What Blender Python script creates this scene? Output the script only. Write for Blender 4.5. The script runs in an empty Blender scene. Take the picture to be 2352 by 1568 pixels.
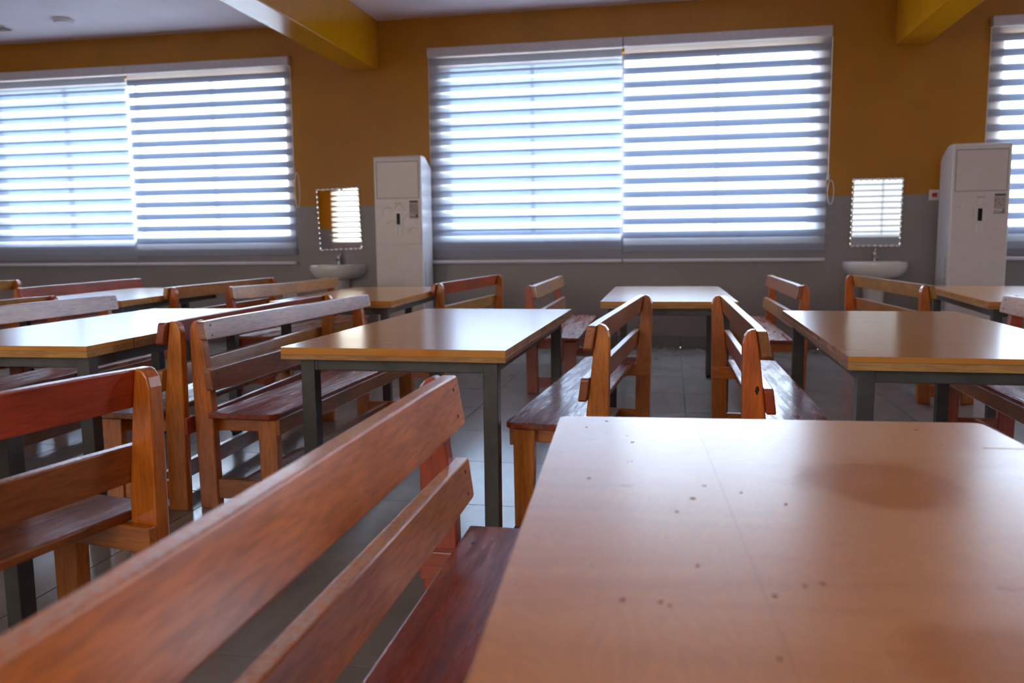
import bpy, bmesh, math, random
from mathutils import Vector, Matrix

random.seed(7)
SC = bpy.context.scene
COL = SC.collection

# ------------------------------------------------------------------ camera
cam_d = bpy.data.cameras.new('camera')
cam_d.sensor_width = 36.0
cam_d.lens = 29.104
cam_d.clip_start = 0.02
cam_d.clip_end = 500
cam_d.dof.use_dof = True
cam_d.dof.focus_distance = 2.7
cam_d.dof.aperture_fstop = 3.4
cam = bpy.data.objects.new('camera', cam_d)
COL.objects.link(cam)
YAW, PIT, ROL, CH = 0.19093316, 0.11740598, -0.01074807, 1.11846
_F = Vector((-math.sin(YAW) * math.cos(PIT), math.cos(YAW) * math.cos(PIT), -math.sin(PIT)))
_R = Vector((math.cos(YAW), math.sin(YAW), 0))
_U = _R.cross(_F)
_R, _U = _R * math.cos(ROL) + _U * math.sin(ROL), _U * math.cos(ROL) - _R * math.sin(ROL)
_m = Matrix((_R, _U, -_F)).transposed().to_4x4()
_m.translation = Vector((0, 0, CH))
cam.matrix_world = _m
SC.camera = cam
FPX = 29.104 / 36 * 2352


def project(P):
    d = Vector(P) - Vector((0, 0, CH))
    z = d.dot(_F)
    if z <= 0.05:
        return None
    return (1176 + d.dot(_R) / z * FPX, 784 - d.dot(_U) / z * FPX, z)


# ------------------------------------------------------------------ world, exposure
SKY = 24.0
w = bpy.data.worlds.new('overcast_sky')
SC.world = w
w.use_nodes = True
bg = w.node_tree.nodes['Background']
bg.inputs[0].default_value = (0.67, 0.81, 1.0, 1)
bg.inputs[1].default_value = SKY
SC.view_settings.view_transform = 'Standard'
SC.view_settings.look = 'None'
SC.view_settings.gamma = 1.0
SC.view_settings.use_curve_mapping = False
SC.view_settings.exposure = 0.45
SC.cycles.use_denoising = True
SC.cycles.max_bounces = 10
SC.cycles.diffuse_bounces = 6
SC.cycles.glossy_bounces = 5
SC.cycles.transmission_bounces = 4
SC.cycles.transparent_max_bounces = 20
SC.cycles.sample_clamp_indirect = 12.0
SC.cycles.caustics_reflective = False
SC.cycles.caustics_refractive = False

# room numbers
WY = 8.98           # inner face of the window wall
RY = -3.50          # inner face of the wall behind the camera
LX, RX = -9.45, 8.6
CZ = 3.56
PAINT_Z = 1.566
SILL, LINT = 1.20, 3.09
BACK_WIN = [(-8.22, -4.33), (-2.48, 1.42), (3.10, 7.00)]
REAR_WIN = [(-9.05, -4.95), (-3.45, 0.65), (1.90, 6.00)]


def portal(x0, x1, y, facing):
    ld = bpy.data.lights.new('daylight_portal', 'AREA')
    ld.shape = 'RECTANGLE'
    ld.size = x1 - x0
    ld.size_y = LINT - SILL
    ld.cycles.is_portal = True
    o = bpy.data.objects.new('daylight_portal', ld)
    o.location = ((x0 + x1) / 2, y, (SILL + LINT) / 2)
    o.rotation_euler = (math.radians(90 if facing > 0 else -90), 0, 0)
    COL.objects.link(o)


for a, b in BACK_WIN:
    portal(a, b, WY + 0.18, -1)
for a, b in REAR_WIN:
    portal(a, b, RY - 0.18, 1)


# ------------------------------------------------------------------ helpers
class MB:
    def __init__(s):
        s.v, s.f = [], []

    def add(s, v, f):
        o = len(s.v)
        s.v += [tuple(p) for p in v]
        s.f += [tuple(i + o for i in q) for q in f]
        return s

    def box(s, x0, x1, y0, y1, z0, z1):
        v = [(x0, y0, z0), (x1, y0, z0), (x1, y1, z0), (x0, y1, z0), (x0, y0, z1), (x1, y0, z1), (x1, y1, z1), (x0, y1, z1)]
        return s.add(v, [(3, 2, 1, 0), (4, 5, 6, 7), (0, 1, 5, 4), (1, 2, 6, 5), (2, 3, 7, 6), (3, 0, 4, 7)])

    def prism(s, pts, axis, a, b):
        """closed polygon pts (2D) extruded along axis from a to b"""
        def P(p, t):
            return {'x': (t, p[0], p[1]), 'y': (p[0], t, p[1]), 'z': (p[0], p[1], t)}[axis]
        n = len(pts)
        v = [P(p, a) for p in pts] + [P(p, b) for p in pts]
        f = [tuple(range(n))[::-1], tuple(range(n, 2 * n))] + [(i, (i + 1) % n, n + (i + 1) % n, n + i) for i in range(n)]
        return s.add(v, f)

    def loft(s, rings, cap0=True, cap1=True):
        n = len(rings[0])
        v = [p for r in rings for p in r]
        f = []
        for k in range(len(rings) - 1):
            for i in range(n):
                j = (i + 1) % n
                f.append((k * n + i, k * n + j, (k + 1) * n + j, (k + 1) * n + i))
        if cap0:
            f.append(tuple(range(n))[::-1])
        if cap1:
            f.append(tuple(range((len(rings) - 1) * n, len(rings) * n)))
        return s.add(v, f)

    def cyl(s, c, r, z0, z1, n=20, r1=None):
        r1 = r if r1 is None else r1
        rg = lambda rr, z: [(c[0] + rr * math.cos(2 * math.pi * i / n), c[1] + rr * math.sin(2 * math.pi * i / n), z) for i in range(n)]
        return s.loft([rg(r, z0), rg(r1, z1)])

    def tube(s, pts, r, n=8):
        pts = [Vector(p) for p in pts]
        rings = []
        for i, p in enumerate(pts):
            t = (pts[min(i + 1, len(pts) - 1)] - pts[max(i - 1, 0)]).normalized()
            u = t.cross(Vector((0, 0, 1)))
            if u.length < 1e-3:
                u = t.cross(Vector((0, 1, 0)))
            u.normalize()
            q = t.cross(u)
            rings.append([tuple(p + (u * math.cos(2 * math.pi * k / n) + q * math.sin(2 * math.pi * k / n)) * r) for k in range(n)])
        return s.loft(rings)

    def mesh(s, name):
        me = bpy.data.meshes.new(name)
        me.from_pydata(s.v, [], s.f)
        bm = bmesh.new()
        bm.from_mesh(me)
        bmesh.ops.recalc_face_normals(bm, faces=bm.faces)
        bm.to_mesh(me)
        bm.free()
        return me

    def build(s, name, mat, parent=None, bevel=0, seg=2, smooth=False, color=None):
        return link(name, s.mesh(name), mat, parent, bevel, seg, smooth, color)


def link(name, me, mat, parent=None, bevel=0, seg=2, smooth=False, color=None):
    if not me.materials:
        me.materials.append(mat)
    o = bpy.data.objects.new(name, me)
    COL.objects.link(o)
    if parent:
        o.parent = parent
    if smooth:
        for p in me.polygons:
            p.use_smooth = True
        me.set_sharp_from_angle(angle=math.radians(35))
    if bevel:
        b = o.modifiers.new('bevel', 'BEVEL')
        b.width = bevel
        b.segments = seg
        b.limit_method = 'ANGLE'
        b.angle_limit = math.radians(30)
    if color:
        o.color = (*color, 1)
    return o


def tag(o, label, cat=None, group=None, kind=None):
    o['label'] = label
    if cat:
        o['category'] = cat
    if group:
        o['group'] = group
    if kind:
        o['kind'] = kind
    return o


def thing(name, loc, rz, label, cat, group=None):
    o = bpy.data.objects.new(name, None)
    o.empty_display_size = 0.1
    o.location = loc
    o.rotation_euler = (0, 0, rz)
    COL.objects.link(o)
    return tag(o, label, cat, group)


def struct(o, label):
    return tag(o, label, kind='structure')


# ------------------------------------------------------------------ materials
def newmat(name):
    m = bpy.data.materials.new(name)
    m.use_nodes = True
    nt = m.node_tree
    return m, nt, nt.nodes['Principled BSDF']


def N(nt, t, **kw):
    n = nt.nodes.new(t)
    for k, v in kw.items():
        if k.startswith('i_'):
            n.inputs[k[2:].replace('_', ' ')].default_value = v
        else:
            setattr(n, k, v)
    return n


def L(nt, a, b):
    nt.links.new(a, b)


def ramp(nt, stops):
    r = nt.nodes.new('ShaderNodeValToRGB')
    e = r.color_ramp.elements
    while len(e) < len(stops):
        e.new(0.5)
    for el, (p, c) in zip(e, stops):
        el.position = p
        el.color = (*c, 1) if len(c) == 3 else c
    return r


def mixc(nt, fac, a, b, mode='MIX'):
    n = nt.nodes.new('ShaderNodeMix')
    n.data_type = 'RGBA'
    n.blend_type = mode
    for s, v in ((0, fac), (6, a), (7, b)):
        if hasattr(v, 'is_output'):
            L(nt, v, n.inputs[s])
        elif s == 0:
            n.inputs[0].default_value = v
        else:
            n.inputs[s].default_value = (*v, 1)
    return n.outputs[2]


def plain(name, col, rough=0.5, metal=0.0, noise=0.06, nscale=30, bump=0.0, coat=0.0, spec=0.5):
    m, nt, b = newmat(name)
    tc = N(nt, 'ShaderNodeTexCoord')
    nz = N(nt, 'ShaderNodeTexNoise', i_Scale=nscale, i_Detail=4.0)
    L(nt, tc.outputs['Object'], nz.inputs['Vector'])
    r = ramp(nt, [(0.3, tuple(c * (1 - noise) for c in col)), (0.7, tuple(min(1, c * (1 + noise)) for c in col))])
    L(nt, nz.outputs['Fac'], r.inputs[0])
    L(nt, r.outputs[0], b.inputs['Base Color'])
    b.inputs['Roughness'].default_value = rough
    b.inputs['Metallic'].default_value = metal
    b.inputs['Coat Weight'].default_value = coat
    b.inputs['Specular IOR Level'].default_value = spec
    if bump:
        bp = N(nt, 'ShaderNodeBump', i_Strength=bump, i_Distance=0.002)
        L(nt, nz.outputs['Fac'], bp.inputs['Height'])
        L(nt, bp.outputs[0], b.inputs['Normal'])
    return m


def wood(name, axis, rough=0.32, bumpy=0.0, wear=0.0, coat=0.5, worn_sheen_top=False):
    """grain runs along axis; the tint comes from the object's colour"""
    m, nt, b = newmat(name)
    tc = N(nt, 'ShaderNodeTexCoord')
    oi = N(nt, 'ShaderNodeObjectInfo')
    off = N(nt, 'ShaderNodeVectorMath', operation='SCALE')
    comb = N(nt, 'ShaderNodeCombineXYZ')
    for k in range(3):
        L(nt, oi.outputs['Random'], comb.inputs[k])
    L(nt, comb.outputs[0], off.inputs[0])
    off.inputs['Scale'].default_value = 37.0
    add = N(nt, 'ShaderNodeVectorMath', operation='ADD')
    L(nt, tc.outputs['Object'], add.inputs[0])
    L(nt, off.outputs[0], add.inputs[1])
    sc = {'x': (0.12, 1, 1), 'y': (1, 0.12, 1), 'z': (1, 1, 0.12)}[axis]
    mp = N(nt, 'ShaderNodeMapping')
    mp.inputs['Scale'].default_value = sc
    L(nt, add.outputs[0], mp.inputs[0])
    n1 = N(nt, 'ShaderNodeTexNoise', i_Scale=9.0, i_Detail=6.0, i_Roughness=0.6, i_Distortion=1.6)
    L(nt, mp.outputs[0], n1.inputs['Vector'])
    n2 = N(nt, 'ShaderNodeTexNoise', i_Scale=110.0, i_Detail=3.0, i_Roughness=0.6)
    L(nt, mp.outputs[0], n2.inputs['Vector'])
    n3 = N(nt, 'ShaderNodeTexNoise', i_Scale=3.0, i_Detail=2.0)
    L(nt, add.outputs[0], n3.inputs['Vector'])
    r1 = ramp(nt, [(0.26, (0.74, 0.67, 0.63)), (0.5, (0.97, 0.96, 0.94)), (0.74, (1.16, 1.14, 1.10))])
    L(nt, n1.outputs['Fac'], r1.inputs[0])
    r2 = ramp(nt, [(0.35, (0.76, 0.72, 0.70)), (0.6, (1.05, 1.05, 1.05))])
    L(nt, n2.outputs['Fac'], r2.inputs[0])
    r3 = ramp(nt, [(0.35, (0.82, 0.80, 0.80)), (0.65, (1.12, 1.12, 1.1))])
    L(nt, n3.outputs['Fac'], r3.inputs[0])
    c = mixc(nt, 1.0, oi.outputs['Color'], r1.outputs[0], 'MULTIPLY')
    c = mixc(nt, 1.0, c, r2.outputs[0], 'MULTIPLY')
    c = mixc(nt, 1.0, c, r3.outputs[0], 'MULTIPLY')
    hgt = n2.outputs['Fac']
    if wear:
        n4 = N(nt, 'ShaderNodeTexNoise', i_Scale=34.0, i_Detail=6.0, i_Roughness=0.65, i_Distortion=0.25)
        mp2 = N(nt, 'ShaderNodeMapping')
        mp2.inputs['Scale'].default_value = {'x': (0.14, 1, 1), 'y': (1, 0.09, 1), 'z': (1, 1, 0.14)}[axis]
        L(nt, add.outputs[0], mp2.inputs[0])
        L(nt, mp2.outputs[0], n4.inputs['Vector'])
        r4 = ramp(nt, [(0.44, (0, 0, 0)), (0.60, (1, 1, 1))])
        L(nt, n4.outputs['Fac'], r4.inputs[0])
        c = mixc(nt, r4.outputs[0], c, mixc(nt, 1.0, c, (0.55, 0.42, 0.38), 'MULTIPLY'))
        rr = N(nt, 'ShaderNodeMapRange')
        rr.inputs['To Min'].default_value = rough
        rr.inputs['To Max'].default_value = min(0.8, rough + wear)
        L(nt, r4.outputs[0], rr.inputs['Value'])
        L(nt, rr.outputs[0], b.inputs['Roughness'])
        hgt = n4.outputs['Fac']
    else:
        rr = N(nt, 'ShaderNodeMapRange')
        rr.inputs['To Min'].default_value = rough - 0.07
        rr.inputs['To Max'].default_value = rough + 0.10
        L(nt, n3.outputs['Fac'], rr.inputs['Value'])
        L(nt, rr.outputs[0], b.inputs['Roughness'])
    if worn_sheen_top:
        # rubbed varnish with pale specks; window sheen on upward faces also painted in
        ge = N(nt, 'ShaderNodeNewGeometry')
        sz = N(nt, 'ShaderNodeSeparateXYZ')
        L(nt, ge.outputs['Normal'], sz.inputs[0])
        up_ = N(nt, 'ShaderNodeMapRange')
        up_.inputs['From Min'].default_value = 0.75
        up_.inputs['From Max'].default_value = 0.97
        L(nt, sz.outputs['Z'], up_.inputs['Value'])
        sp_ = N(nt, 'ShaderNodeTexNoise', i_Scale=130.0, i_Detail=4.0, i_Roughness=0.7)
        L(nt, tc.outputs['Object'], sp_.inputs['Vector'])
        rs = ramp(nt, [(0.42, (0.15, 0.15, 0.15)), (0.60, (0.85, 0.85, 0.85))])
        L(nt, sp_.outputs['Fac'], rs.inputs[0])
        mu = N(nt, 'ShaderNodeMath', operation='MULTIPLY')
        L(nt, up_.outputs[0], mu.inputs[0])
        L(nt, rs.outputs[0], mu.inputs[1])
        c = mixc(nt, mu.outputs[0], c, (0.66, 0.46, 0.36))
    L(nt, c, b.inputs['Base Color'])
    b.inputs['Coat Weight'].default_value = coat
    b.inputs['Coat Roughness'].default_value = 0.2
    bp = N(nt, 'ShaderNodeBump', i_Strength=0.12 + bumpy, i_Distance=0.0015)
    L(nt, hgt, bp.inputs['Height'])
    L(nt, bp.outputs[0], b.inputs['Normal'])
    return m


def painted_wall(name, gloss=0.45):
    """ochre above, grey dado below: two coats of paint meeting at one height"""
    m, nt, b = newmat(name)
    geo = N(nt, 'ShaderNodeNewGeometry')
    sep = N(nt, 'ShaderNodeSeparateXYZ')
    L(nt, geo.outputs['Position'], sep.inputs[0])
    gt = N(nt, 'ShaderNodeMath', operation='GREATER_THAN')
    gt.inputs[1].default_value = PAINT_Z
    L(nt, sep.outputs['Z'], gt.inputs[0])
    nz = N(nt, 'ShaderNodeTexNoise', i_Scale=2.2, i_Detail=5.0)
    L(nt, geo.outputs['Position'], nz.inputs['Vector'])
    ry = ramp(nt, [(0.3, (0.42, 0.162, 0.002)), (0.7, (0.475, 0.192, 0.003))])
    rg = ramp(nt, [(0.3, (0.265, 0.232, 0.232)), (0.7, (0.295, 0.26, 0.258))])
    L(nt, nz.outputs['Fac'], ry.inputs[0])
    L(nt, nz.outputs['Fac'], rg.inputs[0])
    c = mixc(nt, gt.outputs[0], rg.outputs[0], ry.outputs[0])
    L(nt, c, b.inputs['Base Color'])
    b.inputs['Roughness'].default_value = gloss
    nf = N(nt, 'ShaderNodeTexNoise', i_Scale=140.0, i_Detail=2.0)
    L(nt, geo.outputs['Position'], nf.inputs['Vector'])
    bp = N(nt, 'ShaderNodeBump', i_Strength=0.08, i_Distance=0.002)
    L(nt, nf.outputs['Fac'], bp.inputs['Height'])
    L(nt, bp.outputs[0], b.inputs['Normal'])
    return m


def fabric(name, col, trans, transl, weave=380.0, tcol=(1, 1, 1), lcol=None):
    m, nt, b = newmat(name)
    out = nt.nodes['Material Output']
    nt.nodes.remove(b)
    tc = N(nt, 'ShaderNodeTexCoord')
    nz = N(nt, 'ShaderNodeTexNoise', i_Scale=weave, i_Detail=2.0)
    L(nt, tc.outputs['Object'], nz.inputs['Vector'])
    r = ramp(nt, [(0.3, tuple(c * 0.85 for c in col)), (0.7, col)])
    L(nt, nz.outputs['Fac'], r.inputs[0])
    d = N(nt, 'ShaderNodeBsdfDiffuse')
    L(nt, r.outputs[0], d.inputs[0])
    t = N(nt, 'ShaderNodeBsdfTranslucent')
    if lcol:
        t.inputs[0].default_value = (*lcol, 1)
    else:
        L(nt, r.outputs[0], t.inputs[0])
    p = N(nt, 'ShaderNodeBsdfTransparent')
    p.inputs[0].default_value = (*tcol, 1)
    m1 = N(nt, 'ShaderNodeMixShader')
    m1.inputs[0].default_value = transl
    L(nt, d.outputs[0], m1.inputs[1])
    L(nt, t.outputs[0], m1.inputs[2])
    m2 = N(nt, 'ShaderNodeMixShader')
    m2.inputs[0].default_value = trans
    L(nt, m1.outputs[0], m2.inputs[1])
    L(nt, p.outputs[0], m2.inputs[2])
    L(nt, m2.outputs[0], out.inputs[0])
    return m


def pane_glass():
    m, nt, b = newmat('window_glass')
    out = nt.nodes['Material Output']
    nt.nodes.remove(b)
    p = N(nt, 'ShaderNodeBsdfTransparent')
    p.inputs[0].default_value = (0.93, 0.96, 0.97, 1)
    g = N(nt, 'ShaderNodeBsdfGlossy')
    g.inputs['Roughness'].default_value = 0.03
    mx = N(nt, 'ShaderNodeMixShader')
    mx.inputs[0].default_value = 0.06
    L(nt, p.outputs[0], mx.inputs[1])
    L(nt, g.outputs[0], mx.inputs[2])
    L(nt, mx.outputs[0], out.inputs[0])
    return m


def tabletop_mat(name, tint, rough=0.2, marks=True, near=False):
    m, nt, b = newmat(name)
    tc = N(nt, 'ShaderNodeTexCoord')
    mp = N(nt, 'ShaderNodeMapping')
    mp.inputs['Scale'].default_value = (0.16, 1.0, 1.0)
    oi = N(nt, 'ShaderNodeObjectInfo')
    comb = N(nt, 'ShaderNodeCombineXYZ')
    mul = N(nt, 'ShaderNodeMath', operation='MULTIPLY')
    mul.inputs[1].default_value = 21.0
    L(nt, oi.outputs['Random'], mul.inputs[0])
    L(nt, mul.outputs[0], comb.inputs[2])
    add = N(nt, 'ShaderNodeVectorMath', operation='ADD')
    L(nt, tc.outputs['Object'], add.inputs[0])
    L(nt, comb.outputs[0], add.inputs[1])
    L(nt, add.outputs[0], mp.inputs[0])
    n1 = N(nt, 'ShaderNodeTexNoise', i_Scale=7.0, i_Detail=6.0, i_Roughness=0.55, i_Distortion=1.2)
    L(nt, mp.outputs[0], n1.inputs['Vector'])
    n2 = N(nt, 'ShaderNodeTexNoise', i_Scale=3.2, i_Detail=4.0, i_Roughness=0.6, i_Distortion=0.6)
    L(nt, add.outputs[0], n2.inputs['Vector'])
    r1 = ramp(nt, [(0.28, tuple(c * k for c, k in zip(tint, (0.86, 0.80, 0.70)))), (0.5, tint), (0.75, tuple(c * k for c, k in zip(tint, (1.06, 1.08, 1.12))))])
    L(nt, n1.outputs['Fac'], r1.inputs[0])
    # rubbed, oil-darkened patches of varnish
    r2 = ramp(nt, [(0.56, (0, 0, 0)), (0.72, (1, 1, 1))])
    L(nt, n2.outputs['Fac'], r2.inputs[0])
    c = mixc(nt, r2.outputs[0], r1.outputs[0], mixc(nt, 1.0, r1.outputs[0], (0.92, 0.74, 0.42), 'MULTIPLY'))
    sheen = 0.0
    coat_link = None
    if near:
        # two patches where the hazy film is rubbed off and oily varnish shows
        fac = None
        wn = N(nt, 'ShaderNodeTexNoise', i_Scale=9.0, i_Detail=5.0, i_Roughness=0.65)
        L(nt, tc.outputs['Object'], wn.inputs['Vector'])
        for cx, cy, rx, ry in ((0.525, 1.37, 0.12, 0.16), (0.47, 0.80, 0.10, 0.10)):
            mp3 = N(nt, 'ShaderNodeMapping')
            mp3.inputs['Location'].default_value = (-cx / rx, -cy / ry, 0)
            mp3.inputs['Scale'].default_value = (1 / rx, 1 / ry, 0)
            L(nt, tc.outputs['Object'], mp3.inputs[0])
            ln = N(nt, 'ShaderNodeVectorMath', operation='LENGTH')
            L(nt, mp3.outputs[0], ln.inputs[0])
            ad = N(nt, 'ShaderNodeMath', operation='MULTIPLY_ADD')
            L(nt, wn.outputs['Fac'], ad.inputs[0])
            ad.inputs[1].default_value = 1.6
            L(nt, ln.outputs['Value'], ad.inputs[2])
            mr = N(nt, 'ShaderNodeMapRange')
            mr.inputs['From Min'].default_value = 1.85
            mr.inputs['From Max'].default_value = 1.55
            L(nt, ad.outputs[0], mr.inputs['Value'])
            if fac is None:
                fac = mr.outputs[0]
            else:
                mx = N(nt, 'ShaderNodeMath', operation='MAXIMUM')
                L(nt, fac, mx.inputs[0]); L(nt, mr.outputs[0], mx.inputs[1])
                fac = mx.outputs[0]
        c = mixc(nt, fac, c, (0.60, 0.185, 0.0))
        cw = N(nt, 'ShaderNodeMapRange')
        cw.inputs['To Min'].default_value = 0.6
        cw.inputs['To Max'].default_value = 0.08
        L(nt, fac, cw.inputs['Value'])
        coat_link = cw.outputs[0]
        # wiping arcs in the film
        sw_ = N(nt, 'ShaderNodeTexNoise', i_Scale=2.6, i_Detail=2.0, i_Distortion=3.5)
        L(nt, tc.outputs['Object'], sw_.inputs['Vector'])
        sm = N(nt, 'ShaderNodeMath', operation='MULTIPLY')
        sm.inputs[1].default_value = 120.0
        L(nt, sw_.outputs['Fac'], sm.inputs[0])
        sn = N(nt, 'ShaderNodeMath', operation='SINE')
        L(nt, sm.outputs[0], sn.inputs[0])
        arcs = ramp(nt, [(0.0, (0.97, 0.96, 0.94)), (1.0, (1.03, 1.04, 1.06))])
        L(nt, sn.outputs[0], arcs.inputs[0])
        c = mixc(nt, 1.0, c, arcs.outputs[0], 'MULTIPLY')
        sh = N(nt, 'ShaderNodeMapRange')
        sh.inputs['To Min'].default_value = 0.10
        sh.inputs['To Max'].default_value = 0.03
        L(nt, fac, sh.inputs['Value'])
        L(nt, sh.outputs[0], b.inputs['Sheen Weight'])
    else:
        b.inputs['Sheen Weight'].default_value = sheen
    b.inputs['Sheen Roughness'].default_value = 0.5
    if marks:
        vo = N(nt, 'ShaderNodeTexVoronoi', i_Scale=26.0)
        wv = N(nt, 'ShaderNodeTexNoise', i_Scale=60.0, i_Detail=3.0)
        L(nt, add.outputs[0], wv.inputs['Vector'])
        wa = mixc(nt, 0.04, add.outputs[0], wv.outputs['Color'])
        L(nt, wa, vo.inputs['Vector'])
        th = N(nt, 'ShaderNodeMath', operation='LESS_THAN')
        th.inputs[1].default_value = 0.085
        L(nt, vo.outputs['Distance'], th.inputs[0])
        sx = N(nt, 'ShaderNodeSeparateColor')
        L(nt, vo.outputs['Color'], sx.inputs[0])
        pick = N(nt, 'ShaderNodeMath', operation='LESS_THAN')
        pick.inputs[1].default_value = 0.11
        L(nt, sx.outputs[0], pick.inputs[0])
        bo = N(nt, 'ShaderNodeMath', operation='MULTIPLY')
        L(nt, th.outputs[0], bo.inputs[0])
        L(nt, pick.outputs[0], bo.inputs[1])
        c = mixc(nt, bo.outputs[0], c, (0.10, 0.025, 0.015))
    L(nt, c, b.inputs['Base Color'])
    rr = N(nt, 'ShaderNodeMapRange')
    rr.inputs['To Min'].default_value = rough * 0.85
    rr.inputs['To Max'].default_value = rough * 1.35
    L(nt, n1.outputs['Fac'], rr.inputs['Value'])
    L(nt, rr.outputs[0], b.inputs['Roughness'])
    b.inputs['IOR'].default_value = 1.48
    b.inputs['Coat Weight'].default_value = 0.45
    if coat_link is not None:
        L(nt, coat_link, b.inputs['Coat Weight'])
    b.inputs['Coat Roughness'].default_value = rough * 0.9
    bp = N(nt, 'ShaderNodeBump', i_Strength=0.03, i_Distance=0.002)
    L(nt, n1.outputs['Fac'], bp.inputs['Height'])
    L(nt, bp.outputs[0], b.inputs['Normal'])
    return m


def tile_mat():
    m, nt, b = newmat('polished_floor_tile')
    oi = N(nt, 'ShaderNodeObjectInfo')
    geo = N(nt, 'ShaderNodeNewGeometry')
    nz = N(nt, 'ShaderNodeTexNoise', i_Scale=3.0, i_Detail=7.0, i_Roughness=0.65, i_Distortion=1.2)
    mp = N(nt, 'ShaderNodeMapping')
    mp.inputs['Scale'].default_value = (1.0, 0.45, 1.0)
    L(nt, geo.outputs['Position'], mp.inputs[0])
    L(nt, mp.outputs[0], nz.inputs['Vector'])
    r = ramp(nt, [(0.3, (0.26, 0.235, 0.215)), (0.7, (0.35, 0.325, 0.30))])
    L(nt, nz.outputs['Fac'], r.inputs[0])
    rv = ramp(nt, [(0.0, (0.90, 0.90, 0.90)), (1.0, (1.06, 1.06, 1.06))])
    L(nt, oi.outputs['Random'], rv.inputs[0])
    L(nt, mixc(nt, 1.0, r.outputs[0], rv.outputs[0], 'MULTIPLY'), b.inputs['Base Color'])
    b.inputs['Roughness'].default_value = 0.17
    b.inputs['IOR'].default_value = 1.5
    bp = N(nt, 'ShaderNodeBump', i_Strength=0.03, i_Distance=0.002)
    L(nt, nz.outputs['Fac'], bp.inputs['Height'])
    L(nt, bp.outputs[0], b.inputs['Normal'])
    return m


M = {
    'wall': painted_wall('two_tone_wall_paint', 0.42),
    'beam': plain('glossy_ochre_paint', (0.62, 0.27, 0.003), rough=0.16, nscale=5, noise=0.05, bump=0.02),
    'ceiling': plain('white_ceiling_paint', (0.82, 0.75, 0.80), rough=0.7, nscale=3, noise=0.03),
    'grout': plain('dark_grout', (0.07, 0.065, 0.06), rough=0.9),
    'tile': tile_mat(),
    'skirt': plain('skirting_tile', (0.17, 0.165, 0.16), rough=0.3),
    'ground': plain('dry_ground', (0.30, 0.27, 0.22), rough=0.95, nscale=0.5, noise=0.2),
    'alu': plain('window_aluminium', (0.30, 0.30, 0.32), rough=0.4, metal=0.6),
    'glass': pane_glass(),
    'cassette': plain('blind_cassette', (0.62, 0.58, 0.63), rough=0.45),
    'fab': fabric('grey_blind_fabric', (0.40, 0.385, 0.44), 0.038, 0.165, tcol=(0.55, 0.76, 1.0), lcol=(0.34, 0.42, 0.56)),
    'sheer': fabric('sheer_blind_mesh', (0.85, 0.86, 0.9), 0.50, 0.5),
    'fab_rear': fabric('grey_blind_fabric_double', (0.42, 0.36, 0.33), 0.002, 0.02),
    'sheer_rear': fabric('warm_light_sheer_mesh', (0.92, 0.74, 0.56), 0.32, 0.40, tcol=(1.0, 0.78, 0.56)),  # cream tint stands in for warmer daylight at the rear windows
    'sheer_shut': fabric('shut_blind_mesh', (0.80, 0.72, 0.66), 0.024, 0.06, tcol=(1.0, 0.86, 0.72)),  # warm daylight tinted in here as well
    'cord': plain('white_plastic_chain', (0.72, 0.68, 0.68), rough=0.5),
    'white': plain('white_plastic', (0.74, 0.70, 0.70), rough=0.3, noise=0.02),
    'acfront': plain('white_glossy_front', (0.72, 0.63, 0.61), rough=0.28, noise=0.035, nscale=9),
    'acdark': plain('display_black', (0.012, 0.010, 0.014), rough=0.4, spec=0.2),
    'acgrey': plain('grey_plastic', (0.30, 0.27, 0.27), rough=0.4),
    'sticker': plain('label_paper', (0.46, 0.39, 0.36), rough=0.6),
    'ink': plain('label_ink', (0.06, 0.055, 0.08), rough=0.6),
    'brownink': plain('brown_ink', (0.22, 0.13, 0.10), rough=0.6),
    'ceramic': plain('white_ceramic', (0.74, 0.70, 0.67), rough=0.14, noise=0.01, coat=0.3),
    'chrome': plain('chrome', (0.55, 0.55, 0.57), rough=0.12, metal=1.0, noise=0.02),
    'mirror': plain('silvered_glass', (0.93, 0.94, 0.94), rough=0.0, metal=1.0, noise=0.0),
    'bevelglass': plain('bevelled_mirror_edge', (0.92, 0.94, 0.95), rough=0.04, metal=1.0, noise=0.0),
    'red': plain('red_rocker', (0.55, 0.02, 0.03), rough=0.3),
    'steel': plain('dark_grey_steel', (0.080, 0.072, 0.068), rough=0.42, metal=0.25, nscale=14, noise=0.18),
    'rubber': plain('black_rubber', (0.02, 0.02, 0.02), rough=0.8),
    'lamp': plain('opal_diffuser', (0.75, 0.72, 0.78), rough=0.4, noise=0.01),
    'knot': plain('dark_wood_knot', (0.055, 0.016, 0.008), rough=0.22, nscale=90, noise=0.5, bump=0.3),
    'stain': plain('dried_food_stain', (0.26, 0.075, 0.03), rough=0.6),
    'screw': plain('screw_head', (0.06, 0.03, 0.02), rough=0.5),
    'wx': wood('varnished_wood_crosswise', 'x'),
    'wy': wood('varnished_wood_lengthwise', 'y'),
    'wz': wood('varnished_wood_upright', 'z'),
    'rail': wood('varnished_rail_wood', 'y', worn_sheen_top=True),
    'seat': wood('worn_varnished_seat_wood', 'y', rough=0.24, bumpy=0.14, wear=0.22, coat=0.25),
    'top': tabletop_mat('varnished_plywood', (0.66, 0.27, 0.05), 0.19),
    'top_near': tabletop_mat('scuffed_varnished_plywood', (0.78, 0.285, 0.034), 0.27, near=True),
    'edge': wood('tabletop_edge_wood_x', 'x', rough=0.38),
    'ply': wood('plywood_edge', 'x', rough=0.4),
}
M['wall'].name = 'two_tone_wall_paint'

# ------------------------------------------------------------------ room shell
TH = 0.22


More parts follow.
